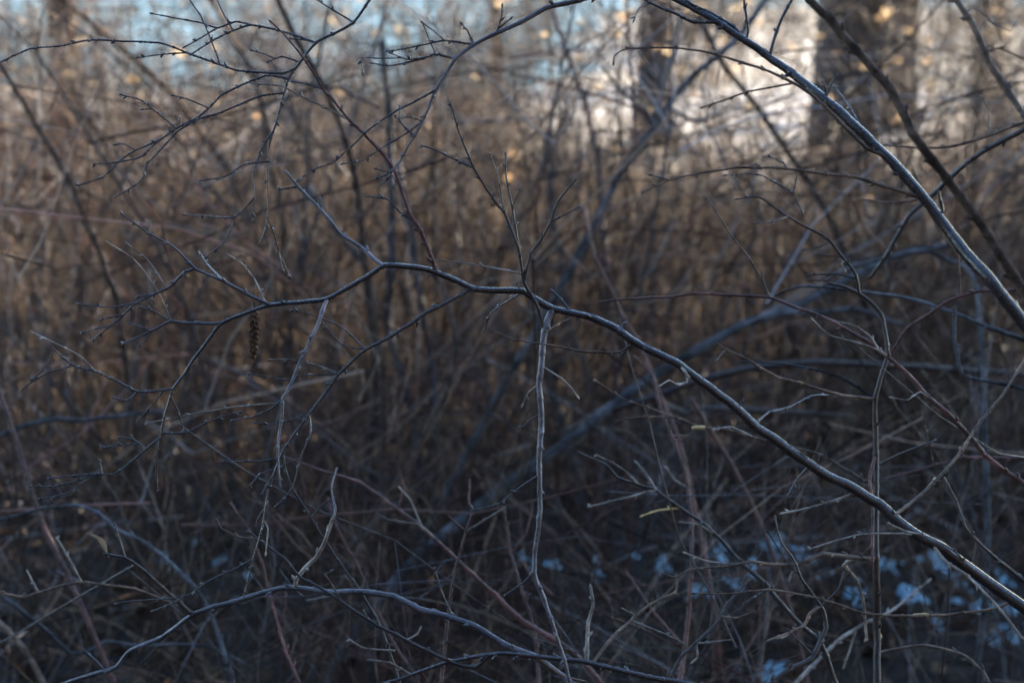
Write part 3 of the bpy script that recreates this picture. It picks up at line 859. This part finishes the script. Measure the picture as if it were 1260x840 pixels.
def make_branch(name, pts, r0, r1, matname, parent, origin, taperpow=1.0, root=None, buds=True):
    """pts: list of 3D points root first"""
    seg = 4
    C = catmull(pts, seg)
    n = len(C)
    for i in range(n):                      # keep the zigzag at the nodes
        a_, f_ = divmod(i, seg)
        if a_ < len(pts) - 1:
            C[i] = C[i].lerp(pts[a_].lerp(pts[a_ + 1], f_ / seg), .45)
    L = [0.0]
    for i in range(1, n): L.append(L[-1] + (C[i] - C[i - 1]).length)
    tot = L[-1] or 1e-6
    rr = [r0 + (r1 - r0) * (l / tot) ** taperpow for l in L]
    thin = r0 < 0.0045
    sides = 10 if r0 > 0.006 else (8 if r0 > 0.003 else 6)
    # slight waver of the axis and nodes
    sd_ = R.random() * 100
    nodes = []
    step = 0.022 if thin else 0.05
    l = step * (.5 + R.random())
    while l < tot:
        nodes.append(l); l += step * (0.7 + 0.7 * R.random())
    for i in range(1, n):
        amp = min(rr[i] * .5, .0012)
        C[i] = C[i] + Vector((noise.noise(Vector((L[i] * 45, sd_, 0))), noise.noise(Vector((L[i] * 45, sd_, 5))), noise.noise(Vector((L[i] * 45, sd_, 9))))) * amp
        k = 1 + 0.10 * noise.noise(Vector((L[i] * 90, sd_, 20)))
        rr[i] *= k
    V = []; Fc = []
    if root:
        Lr = len(root)
        RC = root
        Rr = [r0 * (1.25 - .25 * k / Lr) for k in range(Lr)]
        allP = RC + C; allR = Rr + rr
    else:
        allP = C; allR = rr
    # insert node rings: thicken the nearest ring
    tube(V, Fc, [p - origin for p in allP], allR, sides)
    if buds:
        side = 1
        for l in nodes:
            j = min(range(n), key=lambda q: abs(L[q] - l))
            if j == 0: continue
            t = (C[min(j + 1, n - 1)] - C[j - 1]).normalized()
            a = t.orthogonal().normalized()
            a = Matrix.Rotation(R.random() * 6.28, 3, t) @ a
            r = rr[j]
            br = max(0.0014, min(r * .95, .0024))
            side = -side
            # swollen node
            P = [C[j] - t * r * 1.6, C[j] - t * r * .5, C[j] + t * r * .5, C[j] + t * r * 1.6]
            nb_ = 1.42 if r < .0018 else 1.16
            if r < .0045:
                tube(V, Fc, [p - origin for p in P], [r * .85, r * nb_, r * nb_, r * .85], 6)
            if R.random() < (.8 if thin else .35):
                bud(V, Fc, C[j] - origin + a * r * .6, (t * 1.1 + a).normalized(), br, br * (2.6 + 1.6 * R.random()))
        # end bud
        t = (C[-1] - C[-2]).normalized()
        br = max(0.0015, min(r1 * 1.35, .0024))
        bud(V, Fc, C[-1] - origin - t * br, t, br, br * 3.4)
    return mesh_obj(name, V, Fc, matname, parent), C, rr


def build_traces():
    thing = None
    for ln in TRACE.strip().split('\n'):
        if ln.startswith('@'):
            f = [s.strip() for s in ln[1:].split('|')]
            name, label, cat, mname, dep, mode = f
            d0, d1 = map(float, dep.split(','))
            thing = dict(name=name, label=label, cat=cat, mat=mname, d0=d0, d1=d1, mode=mode, curves=[])
            continue
        head, body = ln.split(';')
        hw = head.split()
        w0, w1 = float(hw[0]), float(hw[1])
        if w0 < 6: w0, w1 = max(2.2, w0), max(1.6, w1)
        elif thing['curves']: w0, w1 = w0 * .92, w1 * .92
        else: w0, w1 = w0 * .9, w1 * .95
        dd = None; mname = thing['mat']
        for h in hw[2:]:
            if h[0] == 'd': dd = float(h[1:])
            if h.startswith('m:'): mname = h[2:]
        v = list(map(float, body.split()))
        px = [(v[i], v[i + 1]) for i in range(0, len(v), 2)]
        plen = sum(math.dist(px[i], px[i + 1]) for i in range(len(px) - 1))
        cum = [0.0]
        for i in range(1, len(px)): cum.append(cum[-1] + math.dist(px[i], px[i - 1]))
        if not thing['curves']:
            ds = []
            sd_ = R.random() * 50
            for c in cum:
                s = c / plen
                ds.append(thing['d0'] + (thing['d1'] - thing['d0']) * s + .02 * noise.noise(Vector((c / 120, sd_, 0))))
            P = [at(x, y, d) for (x, y), d in zip(px, ds)]
            t = (P[0] - P[1]).normalized()
            root = root_points(P[0], t, thing['mode'])
            E = empty(thing['name'], root[0])
            tag(E, thing['label'], thing['cat'])
            thing['E'] = E; thing['org'] = root[0].copy()
            sc = thing['d0'] / F / 2
            sc1 = thing['d1'] / F / 2
            o, C, rr = make_branch('stem', P, w0 * sc, w1 * sc1, mname, E, thing['org'], root=root)
            thing['curves'].append((C, rr, o, 0))
            continue
        # side branch: find where it leaves
        best = None
        for (C, rr, o, lev) in thing['curves']:
            for i, p in enumerate(C):
                q = p - CAM
                dz = q.dot(fwd)
                X = 630 + F * q.x / dz; Y = 420 - F * q.dot(upv) / dz
                e = math.dist((X, Y), px[0])
                if best is None or e < best[0]:
                    best = (e, p, rr[i], o, lev, dz)
        e, p, rpar, po, lev, dz = best
        if dd is None:
            dd = (R.random() - .5) * .16 * plen / F * dz * 2
            dd = max(-.05, min(.06, dd))
        ds = [dz + dd * (c / plen) ** .8 for c in cum]
        P = [at(x, y, d) for (x, y), d in zip(px, ds)]
        P[0] = p.copy() if e < 14 else P[0]
        sc = dz / F / 2
        nm = 'branch' if lev == 0 else 'twig'
        par = thing['E'] if lev == 0 else (po if lev == 1 else po.parent)
        if mname == 'yellow_bark' and plen < 25:
            nm = 'bark_scar'
        o, C, rr = make_branch(nm, P, min(w0 * sc, rpar * 1.02) if nm != 'bark_scar' else w0 * sc, w1 * sc, mname, par, thing['org'], buds=(nm != 'bark_scar'))
        if nm != 'bark_scar':
            thing['curves'].append((C, rr, o, min(lev + 1, 2)))


build_traces()


# ------------------------------------------------------------------ catkin and dried leaves
def catkin():
    a = at(313, 376, 1.63); b2 = at(312, 441, 1.66)
    V = []; Fc = []
    E = empty('catkin', a)
    tag(E, 'withered brown catkin hanging under the arching branch', 'catkin')
    st = [a + Vector((0, 0, .004)), a.lerp(b2, .12)]
    tube(V, Fc, [p - a for p in st], [.001, .0012], 5)
    mesh_obj('stalk', V, Fc, 'dark_bark', E)
    V = []; Fc = []
    ax_ = (b2 - a)
    for k in range(64):
        s = .1 + .9 * k / 64
        an = k * 2.4
        d = Vector((math.cos(an), math.sin(an), 0))
        c = ax_ * s
        rad_ = .0042 * (math.sin(math.pi * min(1, s * .92 + .06)) ** .4)
        tip = c + d * rad_ * (1.25 + .5 * R.random()) + Vector((0, 0, -.003))
        sidev = d.cross(Vector((0, 0, 1))) * .0028
        base = len(V)
        V += [c + sidev * .5 + Vector((0, 0, .002)), c + d * rad_ + sidev, tip, c + d * rad_ - sidev, c - sidev * .5 + Vector((0, 0, .002)), c + d * rad_ * .5 - Vector((0, 0, .003))]
        Fc += [(base, base + 1, base + 2), (base, base + 2, base + 3), (base, base + 3, base + 4), (base + 1, base + 5, base + 2), (base + 3, base + 2, base + 5)]
    mesh_obj('scales', V, Fc, 'catkin', E, smooth=False)


catkin()


def dried_leaf(p, d, L_, W_, label, curl=.5):
    """a curled dry leaf with a fold along its midrib"""
    E = empty('dried_leaf', p)
    tag(E, label, 'leaf')
    d = d.normalized()
    s = d.cross(Vector((0, .8, .5))).normalized()
    nrm = s.cross(d).normalized()
    V = []; Fc = []
    nl, nw = 9, 5
    for th in (0, 1):
        for i in range(nl):
            t = i / (nl - 1)
            wv = W_ * math.sin(math.pi * (t * .94 + .03)) ** .8
            for j in range(nw):
                u = (j / (nw - 1) - .5) * 2
                V.append(d * L_ * t + s * (wv * u * .5) + nrm * (abs(u) * wv * curl + .15 * L_ * math.sin(t * 3.0) * curl + th * .0006 + .0015 * noise.noise(Vector((t * 5, u * 3, L_ * 99)))))
    for th in (0, 1):
        o = th * nl * nw
        for i in range(nl - 1):
            for j in range(nw - 1):
                Fc.append((o + i * nw + j, o + i * nw + j + 1, o + (i + 1) * nw + j + 1, o + (i + 1) * nw + j))
    mesh_obj('blade', V, Fc, 'dry_leaf', E)
    V = []; Fc = []
    tube(V, Fc, [-d * .006, d * 0, d * L_ * .5, d * L_ * .97], [.0007, .0007, .0005, .0002], 5)
    mesh_obj('midrib', V, Fc, 'brown_bark', E)


def leaf_px(x0, y0, x1, y1, dep, wpx, label, curl=.5):
    a = at(x0, y0, dep); b2 = at(x1, y1, dep + .01)
    dried_leaf(a, b2 - a, (b2 - a).length, wpx * dep / F, label, curl)


leaf_px(131, 681, 112, 658, 1.74, 8, 'yellowish dry leaf curled at the tip of a low dark twig')


# ------------------------------------------------------------------ brush: shrubs of many thin stems
def grow_stem(h, lean_az, lean, r0, ntw, rnd, twig_len=.45, droop=0.2, zig=.5):
    """one stem with its side twigs, base at the origin"""
    V = []; Fc = []
    n = 9
    d = Vector((math.cos(lean_az) * math.sin(lean), math.sin(lean_az) * math.sin(lean), math.cos(lean)))
    p = Vector((math.cos(lean_az) * .05, math.sin(lean_az) * .05, -0.05))
    P = [p.copy()]; D = []
    out = Vector((math.cos(lean_az), math.sin(lean_az), 0))
    for i in range(n):
        d = (d + Vector((rnd.gauss(0, .09), rnd.gauss(0, .09), rnd.gauss(0, .03))) * zig * 2 + out * droop * .12 * i / n - Vector((0, 0, droop * .2 * i / n))).normalized()
        p = p + d * h / n
        P.append(p.copy()); D.append(d.copy())
    rr = [r0 * (1 - .75 * i / n) for i in range(n + 1)]
    tube(V, Fc, P, rr, 5)
    for k in range(ntw):
        i = rnd.randint(2, n - 1)
        s = rnd.random()
        q = P[i].lerp(P[i + 1], s)
        a = Matrix.Rotation(rnd.random() * 6.28, 3, D[i]) @ D[i].orthogonal().normalized()
        td = (D[i] * rnd.uniform(.5, 1.1) + a * rnd.uniform(.5, 1.0)).normalized()
        tl = h * twig_len * rnd.uniform(.3, 1.0) * (1.1 - .5 * i / n)
        Q = [q.copy()]; m_ = 4
        for j in range(m_):
            td = (td + Vector((rnd.gauss(0, .2), rnd.gauss(0, .2), rnd.gauss(.04, .15)))).normalized()
            q = q + td * tl / m_
            Q.append(q.copy())
        r = rr[i] * .5
        tube(V, Fc, Q, [r * (1 - .65 * j / m_) for j in range(m_ + 1)], 4)
        for e in range(rnd.randint(0, 3)):
            j = rnd.randint(1, m_ - 1)
            a2 = Matrix.Rotation(rnd.random() * 6.28, 3, td) @ td.orthogonal().normalized()
            e1 = (td + a2 * .9).normalized()
            ln = tl * rnd.uniform(.2, .45)
            tube(V, Fc, [Q[j], Q[j] + e1 * ln * .5, Q[j] + e1 * ln + Vector((0, 0, rnd.gauss(0, .1) * ln))], [r * .55, r * .45, r * .3], 3)
    return V, Fc


KINDS = {
    # name: material, heights, radius, stems, lean, twigs, droop, label, group
    'brown_shrub': ('brush_brown', (1.2, 1.75), (.0028, .0065), 12, .28, 10, .25, 'bare brown twiggy shrub', 'bare brown shrubs filling the thicket'),
    'red_shrub': ('brush_red', (1.0, 1.6), (.0025, .0045), 10, .34, 8, .3, 'bare reddish slender-stemmed shrub', 'bare reddish shrubs in the thicket'),
    'grey_shrub': ('brush_grey', (1.3, 1.9), (.003, .009), 9, .34, 8, .45, 'bare grey smooth-stemmed shrub', 'bare grey shrubs in the thicket'),
    'tan_shrub': ('brush_tan', (1.0, 1.5), (.002, .0035), 13, .22, 6, .35, 'straw-coloured shrub of dry stalks', 'straw-coloured dry shrubs in the thicket'),
}
PROTO = {}
for kn, (mt, hh, rr_, ns, ln_, tw, dr, lab, grp) in KINDS.items():
    PROTO[kn] = []
    for v in range(4):
        meshes = []
        for s in range(ns):
            V, Fc = grow_stem(R.uniform(*hh), s * 2.4 + R.random(), abs(R.gauss(0, ln_)) + .04, R.uniform(*rr_), tw, R, droop=dr)
            me = bpy.data.meshes.new('stem')
            me.from_pydata(V, [], Fc)
            me.polygons.foreach_set('use_smooth', [True] * len(me.polygons))
            me.materials.append(M[mt])
            meshes.append((me, (R.gauss(0, .06), R.gauss(0, .06), 0)))
        PROTO[kn].append(meshes)


def shrub(kn, x, y, sc, rz, hs=1.0, zone=''):
    mt, hh, rr_, ns, ln_, tw, dr, lab, grp = KINDS[kn]
    if .20 * y < x < .30 * y and 4.5 < y < 11: hs *= .55          # low brush in front of the big trunk
    elif .0 < x < .2 * y and 6 < y < 11: hs *= .64                # and before the snow glade
    E = empty(kn, (x, y, gz(x, y)))
    E.rotation_euler = (0, 0, rz)
    E.scale = (sc, sc, sc * hs)
    tag(E, lab + ' ' + zone, kn.split('_')[1], kn.replace('_', ' ') + 's ' + zone)
    for me, off in R.choice(PROTO[kn]):
        o = bpy.data.objects.new('stem', me if y > 9 else me.copy())   # near stems flat in one BVH: faster
        o.location = off
        link(o, E)


def scatter(n, ylo, yhi, kinds, sc, hs=(1, 1), mind=.25, margin=.9, zone=''):
    done = []
    tries = 0
    while len(done) < n and tries < n * 40:
        tries += 1
        y = math.sqrt(R.uniform(ylo ** 2, yhi ** 2))
        x = R.uniform(-1, 1) * (.40 * y + margin)
        if 10.2 < y < 19.5 and -.3 < x < .24 * y and R.random() < .88: continue      # open snow glade
        if any((x - a) ** 2 + (y - b_) ** 2 < mind ** 2 for a, b_ in done): continue
        done.append((x, y))
        shrub(R.choices([k[0] for k in kinds], [k[1] for k in kinds])[0], x, y, R.uniform(*sc), R.random() * 6.28, R.uniform(*hs), zone)


scatter(24, 2.5, 3.7, [('brown_shrub', 4), ('red_shrub', 3), ('grey_shrub', 2)], (.5, .75), mind=.3, margin=.3, zone='low in the shade close behind the arching branch')
scatter(100, 3.7, 6.8, [('brown_shrub', 5), ('red_shrub', 3), ('grey_shrub', 2), ('tan_shrub', 1)], (.8, 1.08), mind=.24, zone='in the shaded middle of the thicket')
scatter(84, 6.8, 11, [('brown_shrub', 5), ('red_shrub', 2), ('grey_shrub', 1), ('tan_shrub', 3)], (.8, 1.15), mind=.32, zone='in the sunlit back of the thicket')
for (x, y) in ((-.42, 2.45), (-.2, 2.6), (-.55, 2.7), (-.3, 2.85), (-.05, 2.75), (.15, 2.6)):
    shrub(R.choice(('brown_shrub', 'red_shrub')), x, y, R.uniform(.45, .6), R.random() * 6.28, 1, 'hiding the foot of the thick blurred grey limb')
for (x, y) in ((1.5, 7.0), (2.1, 7.6), (1.9, 8.6), (2.5, 9.2), (1.6, 9.4), (2.6, 7.2), (2.2, 6.5), (1.3, 8.0)):
    shrub(R.choice(('brown_shrub', 'grey_shrub', 'red_shrub')), x, y, R.uniform(.75, .95), R.random() * 6.28, 1, 'about the foot of the thick dark trunk')
for k in range(46):
    y = R.uniform(7.5, 13.5)
    x = R.uniform(-.40 * y, .04 * y)
    shrub(R.choice(('brown_shrub', 'brown_shrub', 'red_shrub', 'tan_shrub')), x, y, R.uniform(.8, 1.08), R.random() * 6.28, 1, 'in the densest sunlit brush')
scatter(44, 12.5, 20, [('brown_shrub', 3), ('tan_shrub', 3), ('red_shrub', 1), ('grey_shrub', 1)], (1.1, 1.7), mind=.5, zone='on the snow by the lake edge')
scatter(70, 20.6, 36, [('brown_shrub', 3), ('tan_shrub', 3)], (1.4, 2.2), mind=1., zone='frozen into the lake ice')


# slender forking saplings standing just behind the arching branch
FINE = []
for v in range(7):
    V, Fc = grow_stem(1.0, v * 1.7, abs(R.gauss(0, .22)), R.uniform(.0022, .003), 20, R, twig_len=.5, droop=.35, zig=.7)
    FINE.append((V, Fc))
SPOT = [(-.56, 1.95, .78, 'brown'), (-.42, 1.85, .80, 'red'), (-.30, 1.95, .86, 'brown'), (-.18, 1.8, .78, 'dark'), (-.06, 1.9, .80, 'brown'), (.04, 2.0, .86, 'red'), (.16, 1.85, .86, 'brown'),
        (.26, 2.05, 1.02, 'grey'), (.34, 1.9, .96, 'brown'), (.44, 2.1, 1.06, 'red'), (.52, 1.95, 1.0, 'brown'), (.60, 2.05, 1.08, 'dark'), (.40, 2.3, 1.12, 'brown'), (.66, 2.3, 1.2, 'grey'), (-.5, 2.3, .95, 'grey'), (-.2, 2.3, .98, 'red'), (.12, 2.3, 1.0, 'brown')]
for k, (x, y, h, c) in enumerate(SPOT):
    mt = {'brown': 'brown_bark', 'red': 'red_bark', 'dark': 'dark_bark', 'grey': 'blue_bark'}[c]
    E = empty('slender_sapling', (x, y, gz(x, y)))
    E.rotation_euler = (0, 0, k * 2.1); E.scale = (1, 1, h)
    tag(E, 'hair-thin forking ' + c + ' sapling standing just behind the arching branch', 'sapling', c + ' hair-thin saplings behind the arching branch')
    mesh_obj('stem', *FINE[k % 7], mt, E)

# dry grass and weed stalks between the shrubs
def grass(n, ylo, yhi, h, wd, name, label, matname, bend=.5):
    V = []; Fc = []
    for _ in range(n):
        y = math.sqrt(R.uniform(ylo ** 2, yhi ** 2))
        x = R.uniform(-1, 1) * (.42 * y + .8)
        if noise.noise(Vector((x * .7, y * .7, 2))) < -.28: continue
        p = Vector((x, y, gz(x, y) - .01))
        az = R.random() * 6.28
        o = Vector((math.cos(az), math.sin(az), 0))
        s = Vector((-o.y, o.x, 0))
        if R.random() < .5: s = Vector((1, 0, 0))
        hh = h * R.uniform(.45, 1.15); ww = wd * R.uniform(.5, 1.2)
        bn = abs(R.gauss(0, bend))
        base = len(V)
        m_ = 4
        for j in range(m_ + 1):
            t = j / m_
            c = p + Vector((0, 0, hh * (t - .25 * bn * t * t))) + o * (hh * bn * t * t * .8)
            w2 = ww * (1 - .8 * t) * .5
            V.append(c - s * w2); V.append(c + s * w2)
        for j in range(m_):
            Fc.append((base + 2 * j, base + 2 * j + 1, base + 2 * j + 3, base + 2 * j + 2))
    tag(mesh_obj(name, V, Fc, matname), label, 'grass', kind='stuff')


grass(8500, 4.0, 10.8, .85, .007, 'dry_grass', 'dry tan grass and stalks standing between the shrubs', 'dry_grass', .45)


def glint_leaves(n, ylo, yhi):
    V = []; Fc = []
    for _ in range(n):
        y = math.sqrt(R.uniform(ylo ** 2, yhi ** 2))
        x = R.uniform(-1, 1) * (.40 * y + .5)
        z = R.uniform(.35, 1.55)
        p = Vector((x, y, z))
        rot = Matrix.Rotation(R.random() * 6.28, 3, 'Z') @ Matrix.Rotation(R.random() * 6.28, 3, 'X')
        a = .012 + .036 * R.random() ** 2; b_ = a * R.uniform(.4, .8)
        base = len(V)
        for q in ((-a, 0, 0), (0, -b_, .006), (a, 0, .004), (0, b_, .006)):
            V.append(p + rot @ Vector(q))
        Fc.append((base, base + 1, base + 2)); Fc.append((base, base + 2, base + 3))
    tag(mesh_obj('glint_leaves', V, Fc, 'dry_leaf', smooth=False), 'small withered tan leaves added loose among the shrubs as light glints', 'leaves', kind='stuff')


glint_leaves(1300, 5.5, 15)  # leaves added loose in the air to give bright blurred glints


def litter(n, ylo, yhi):
    V = []; Fc = []
    for _ in range(n):
        y = math.sqrt(R.uniform(ylo ** 2, yhi ** 2))
        x = R.uniform(-1, 1) * (.42 * y + .5)
        p = Vector((x, y, gz(x, y) + R.uniform(.004, .03)))
        rot = Matrix.Rotation(R.random() * 6.28, 3, 'Z') @ Matrix.Rotation(R.gauss(0, .5), 3, 'X') @ Matrix.Rotation(R.gauss(0, .5), 3, 'Y')
        a = R.uniform(.02, .045); b_ = a * R.uniform(.4, .7)
        base = len(V)
        for q in ((-a, 0, 0), (-a * .3, -b_, .008), (a * .4, -b_ * .8, .005), (a, 0, .012), (a * .4, b_ * .8, .005), (-a * .3, b_, .008)):
            V.append(p + rot @ Vector(q))
        Fc.append(tuple(base + k for k in range(6)))
    tag(mesh_obj('leaf_litter', V, Fc, 'litter_leaf', smooth=False), 'brown fallen leaves matted on the thicket floor', 'leaves', kind='stuff')


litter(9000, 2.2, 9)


def tangle(n, ylo, yhi, zhi, name, label, matname, lenr=(.4, 1.1), r=(.0012, .003), zp=1.6):
    """dead twigs lying criss-cross in the brush"""
    V = []; Fc = []
    for _ in range(n):
        y = R.uniform(ylo, yhi)
        x = R.uniform(-1, 1) * (.40 * y + .3)
        z = zhi * R.random() ** zp
        az = R.random() * 6.28
        d = Vector((math.cos(az), math.sin(az) * .6, R.gauss(.05, .45))).normalized()
        ln = R.uniform(*lenr)
        p = Vector((x, y, z + gz(x, y) + .02)) - d * ln * .5
        Q = [p.copy()]; m_ = 6
        for j in range(m_):
            d = (d + Vector((R.gauss(0, .13), R.gauss(0, .13), R.gauss(-.02, .13)))).normalized()
            p = p + d * ln / m_
            p.z = max(p.z, gz(p.x, p.y) + .004)
            Q.append(p.copy())
        r0 = R.uniform(*r)
        tube(V, Fc, Q, [r0 * (1 - .6 * j / m_) for j in range(m_ + 1)], 5)
        for k in range(R.randint(1, 4)):
            j = R.randint(1, m_ - 1)
            e1 = (Q[j + 1] - Q[j]).normalized() + Vector((R.gauss(0, .6), R.gauss(0, .6), R.gauss(.1, .6)))
            e1.normalize()
            l2 = ln * R.uniform(.1, .3)
            tube(V, Fc, [Q[j], Q[j] + e1 * l2 * .5, Q[j] + e1 * l2 + Vector((0, 0, R.gauss(0, .15) * l2))], [r0 * .55, r0 * .45, r0 * .3], 4)
    tag(mesh_obj(name, V, Fc, matname), label, 'twigs', kind='stuff')


tangle(34, 1.62, 2.0, .85, 'dead_twigs', 'fine dark twigs criss-crossing below the arching branch', 'dark_bark', lenr=(.25, .7), r=(.0008, .0016))
tangle(26, 1.62, 2.0, .8, 'dead_twigs', 'fine grey twigs criss-crossing below the arching branch', 'blue_bark', lenr=(.25, .7), r=(.0008, .0016))
tangle(90, 2.0, 3.2, .75, 'dead_twigs', 'tangle of dead brown twigs in the lower thicket', 'brush_brown', r=(.001, .0024))
tangle(30, 2.0, 3.4, .7, 'dead_twigs', 'tangle of dead grey twigs in the lower thicket', 'brush_grey', r=(.001, .0026))
tangle(8, 2.0, 3.0, .6, 'dead_twigs', 'tangle of pale bleached twigs low in the thicket', 'pale_bark', r=(.0007, .0012))
tangle(55, 1.9, 3.4, .75, 'dead_twigs', 'tangle of wine-red twigs in the lower thicket', 'brush_red', r=(.001, .0024))


tangle(300, 2.7, 5.5, 1.45, 'crossing_twigs', 'brown twigs crossing every way in the middle of the thicket', 'brush_brown', lenr=(.5, 1.2), r=(.0014, .0034), zp=1.0)
tangle(200, 2.7, 5.5, 1.4, 'crossing_twigs', 'reddish twigs crossing every way in the middle of the thicket', 'brush_red', lenr=(.5, 1.2), r=(.0014, .0032), zp=1.0)
tangle(150, 2.9, 6.0, 1.4, 'crossing_twigs', 'grey twigs crossing every way in the middle of the thicket', 'brush_grey', lenr=(.5, 1.3), r=(.0016, .004), zp=1.0)
tangle(420, 6, 13, 1.9, 'crossing_twigs', 'brown twigs crossing every way in the sunlit back of the thicket', 'brush_brown', lenr=(.8, 2.0), r=(.002, .005), zp=.7)
tangle(260, 12, 26, 2.1, 'crossing_twigs', 'brown twigs crossing before the lake edge', 'brush_brown', lenr=(1.2, 3.0), r=(.004, .009), zp=.6)


# ------------------------------------------------------------------ trees at the edge of the lake, and unseen trees added for shade
def trunk_mesh(h, r, seed):
    V = []; Fc = []
    n = 22; sides = 18
    for i in range(n + 1):
        t = i / n
        z = -0.15 + h * t ** 1.15
        rr_ = r * (1 - .8 * t) * (1 + .3 * math.exp(-z / .2))
        for k in range(sides):
            a = 2 * math.pi * k / sides
            q = 1 + .10 * noise.noise(Vector((math.cos(a) * 2.2, math.sin(a) * 2.2, z * .35 + seed))) + .07 * noise.noise(Vector((math.cos(a) * 6, math.sin(a) * 6, z * 1.1 + seed)))
            V.append(Vector((rr_ * q * math.cos(a) + .1 * noise.noise(Vector((z * .2, seed, 0))), rr_ * q * math.sin(a), z)))
    for i in range(n):
        for k in range(sides):
            k2 = (k + 1) % sides
            Fc.append((i * sides + k, i * sides + k2, (i + 1) * sides + k2, (i + 1) * sides + k))
    return V, Fc


def evergreen_parts(base, top, rmax, seed):
    rnd = random.Random(seed)
    LV = []; LF = []; NV = []; NF = []
    nb = 120
    for b_ in range(nb):
        t = b_ / nb
        z = base + (top - base) * t ** 1.25
        az = b_ * 2.4 + rnd.random()
        ln = rmax * (1 - t) ** .75 * rnd.uniform(.7, 1.1) + .3
        d = Vector((math.cos(az), math.sin(az), rnd.uniform(-.22, .05)))
        P = [Vector((0, 0, z))]
        p = P[0].copy()
        for j in range(5):
            d = (d + Vector((rnd.gauss(0, .06), rnd.gauss(0, .06), rnd.gauss(.02, .04)))).normalized()
            p = p + d * ln / 5
            P.append(p.copy())
        tube(LV, LF, P, [.035 * (1 - .16 * j) * (1.2 - t) for j in range(6)], 5)
        for k in range(int(34 * ln / 2) + 12):
            s = rnd.uniform(.15, 1.0) * 5
            j = min(4, int(s))
            c = P[j].lerp(P[j + 1], s - j)
            side = d.cross(Vector((0, 0, 1))).normalized() * rnd.choice((-1, 1))
            sd2 = (d * .8 + side * rnd.uniform(.3, 1.0) + Vector((0, 0, rnd.gauss(-.1, .2)))).normalized()
            ll = rnd.uniform(.25, .6) * (1.1 - .1 * s)
            wv = sd2.cross(Vector((rnd.gauss(0, .3), rnd.gauss(0, .3), 1))).normalized() * rnd.uniform(.035, .08)
            for q in range(3):
                a0 = c + sd2 * ll * q / 3
                tipd = (sd2 + wv.normalized() * rnd.uniform(-.9, .9) + Vector((0, 0, rnd.gauss(-.1, .2)))).normalized()
                base_i = len(NV)
                NV.extend([a0 - wv, a0 + wv, a0 + tipd * ll * .5 + wv * .2])
                NF.append((base_i, base_i + 1, base_i + 2))
    return LV, LF, NV, NF


def mk(name, V, Fc, mt, smooth=True):
    me = bpy.data.meshes.new(name)
    me.from_pydata(V, [], Fc)
    if smooth: me.polygons.foreach_set('use_smooth', [True] * len(me.polygons))
    me.materials.append(M[mt])
    return me


TP = []
for v in range(3):
    LV, LF, NV, NF = evergreen_parts(4.5, 15.5, 3.2, 40 + v)
    TP.append((mk('limbs', LV, LF, 'trunk_bark'), mk('crown', NV, NF, 'needle', False)))


def evergreen(x, y, r, label, v, zoff=0.0, rz=0.0, group=None):
    E = empty('evergreen_tree', (x, y, max(gz(x, y), slope_z(x, y)) if y < 0 else gz(x, y)))
    E.rotation_euler = (0, 0, rz)
    tag(E, label, 'tree', group)
    V, Fc = trunk_mesh(17 + zoff, r, x * 3.1 + y)
    mesh_obj('trunk', V, Fc, 'trunk_bark', E)
    for nm, me in zip(('limbs', 'crown'), TP[v]):
        o = bpy.data.objects.new(nm, me)
        o.location = (0, 0, zoff)
        link(o, E)


def px_x(x, d):
    return (x - 630) / F * d


evergreen(px_x(1030, 10.4), 10.4, .28, 'thick dark tree trunk behind the steep brown stem', 0, 3.4)
evergreen(px_x(1102, 15), 15.0, .17, 'slimmer trunk beside the thick dark trunk', 1, 3.6, 1.)
evergreen(px_x(806, 13.5), 13.5, .175, 'grey tree trunk behind the top of leaning sapling', 2, 3.2, 2.)
evergreen(px_x(92, 12), 12.0, .13, 'dark slim trunk behind the long drooping twig', 1, 3.3, 4.)
evergreen(px_x(612, 19), 19.0, .09, 'slim far trunk by the lake edge, between two bigger trunks', 0, 3.6, 3.)
evergreen(px_x(1205, 18), 18.0, .18, 'farthest trunk at the lake edge past the thick dark trunk', 2, 3.5, 5.)
OFF = [(6.6, 6.8), (9.6, 9.4), (8.8, 6.0), (11.8, 8.6), (6.4, 4.4), (-7.5, 12.5), (-12, 15), (8.0, 8.4), (12.5, 11.5)]  # off-frame trees added to keep the sun off the foreground
for i, (x, y) in enumerate(OFF):
    evergreen(x, y, .2, 'evergreen tree with low boughs added out of view to shade the thicket', i % 3, R.uniform(-1.5, -.8), R.random() * 6, 'evergreens added out of view for shade')
BACK = [(-4.0, -5.5), (2.5, -7.0), (8.5, -4.5), (-9.5, -4.0), (-2.0, -11), (7, -11), (-7.5, -1.5), (0, -4.8)]  # unseen trees added behind the camera to cut low sky light
for i, (x, y) in enumerate(BACK):
    evergreen(x, y, .2, 'evergreen tree added out of view on the sky-blocking slope', i % 3, R.uniform(-2.2, -1.0), R.random() * 6, 'evergreens added behind the camera to block the sky')

for k in range(34):
    y = R.uniform(19.5, 40)
    x = R.uniform(.0, .42) * y
    shrub(R.choice(('brown_shrub', 'tan_shrub', 'brown_shrub', 'grey_shrub')), x, y, R.uniform(1.5, 2.4), R.random() * 6.28, 1, 'on the snowy headland')
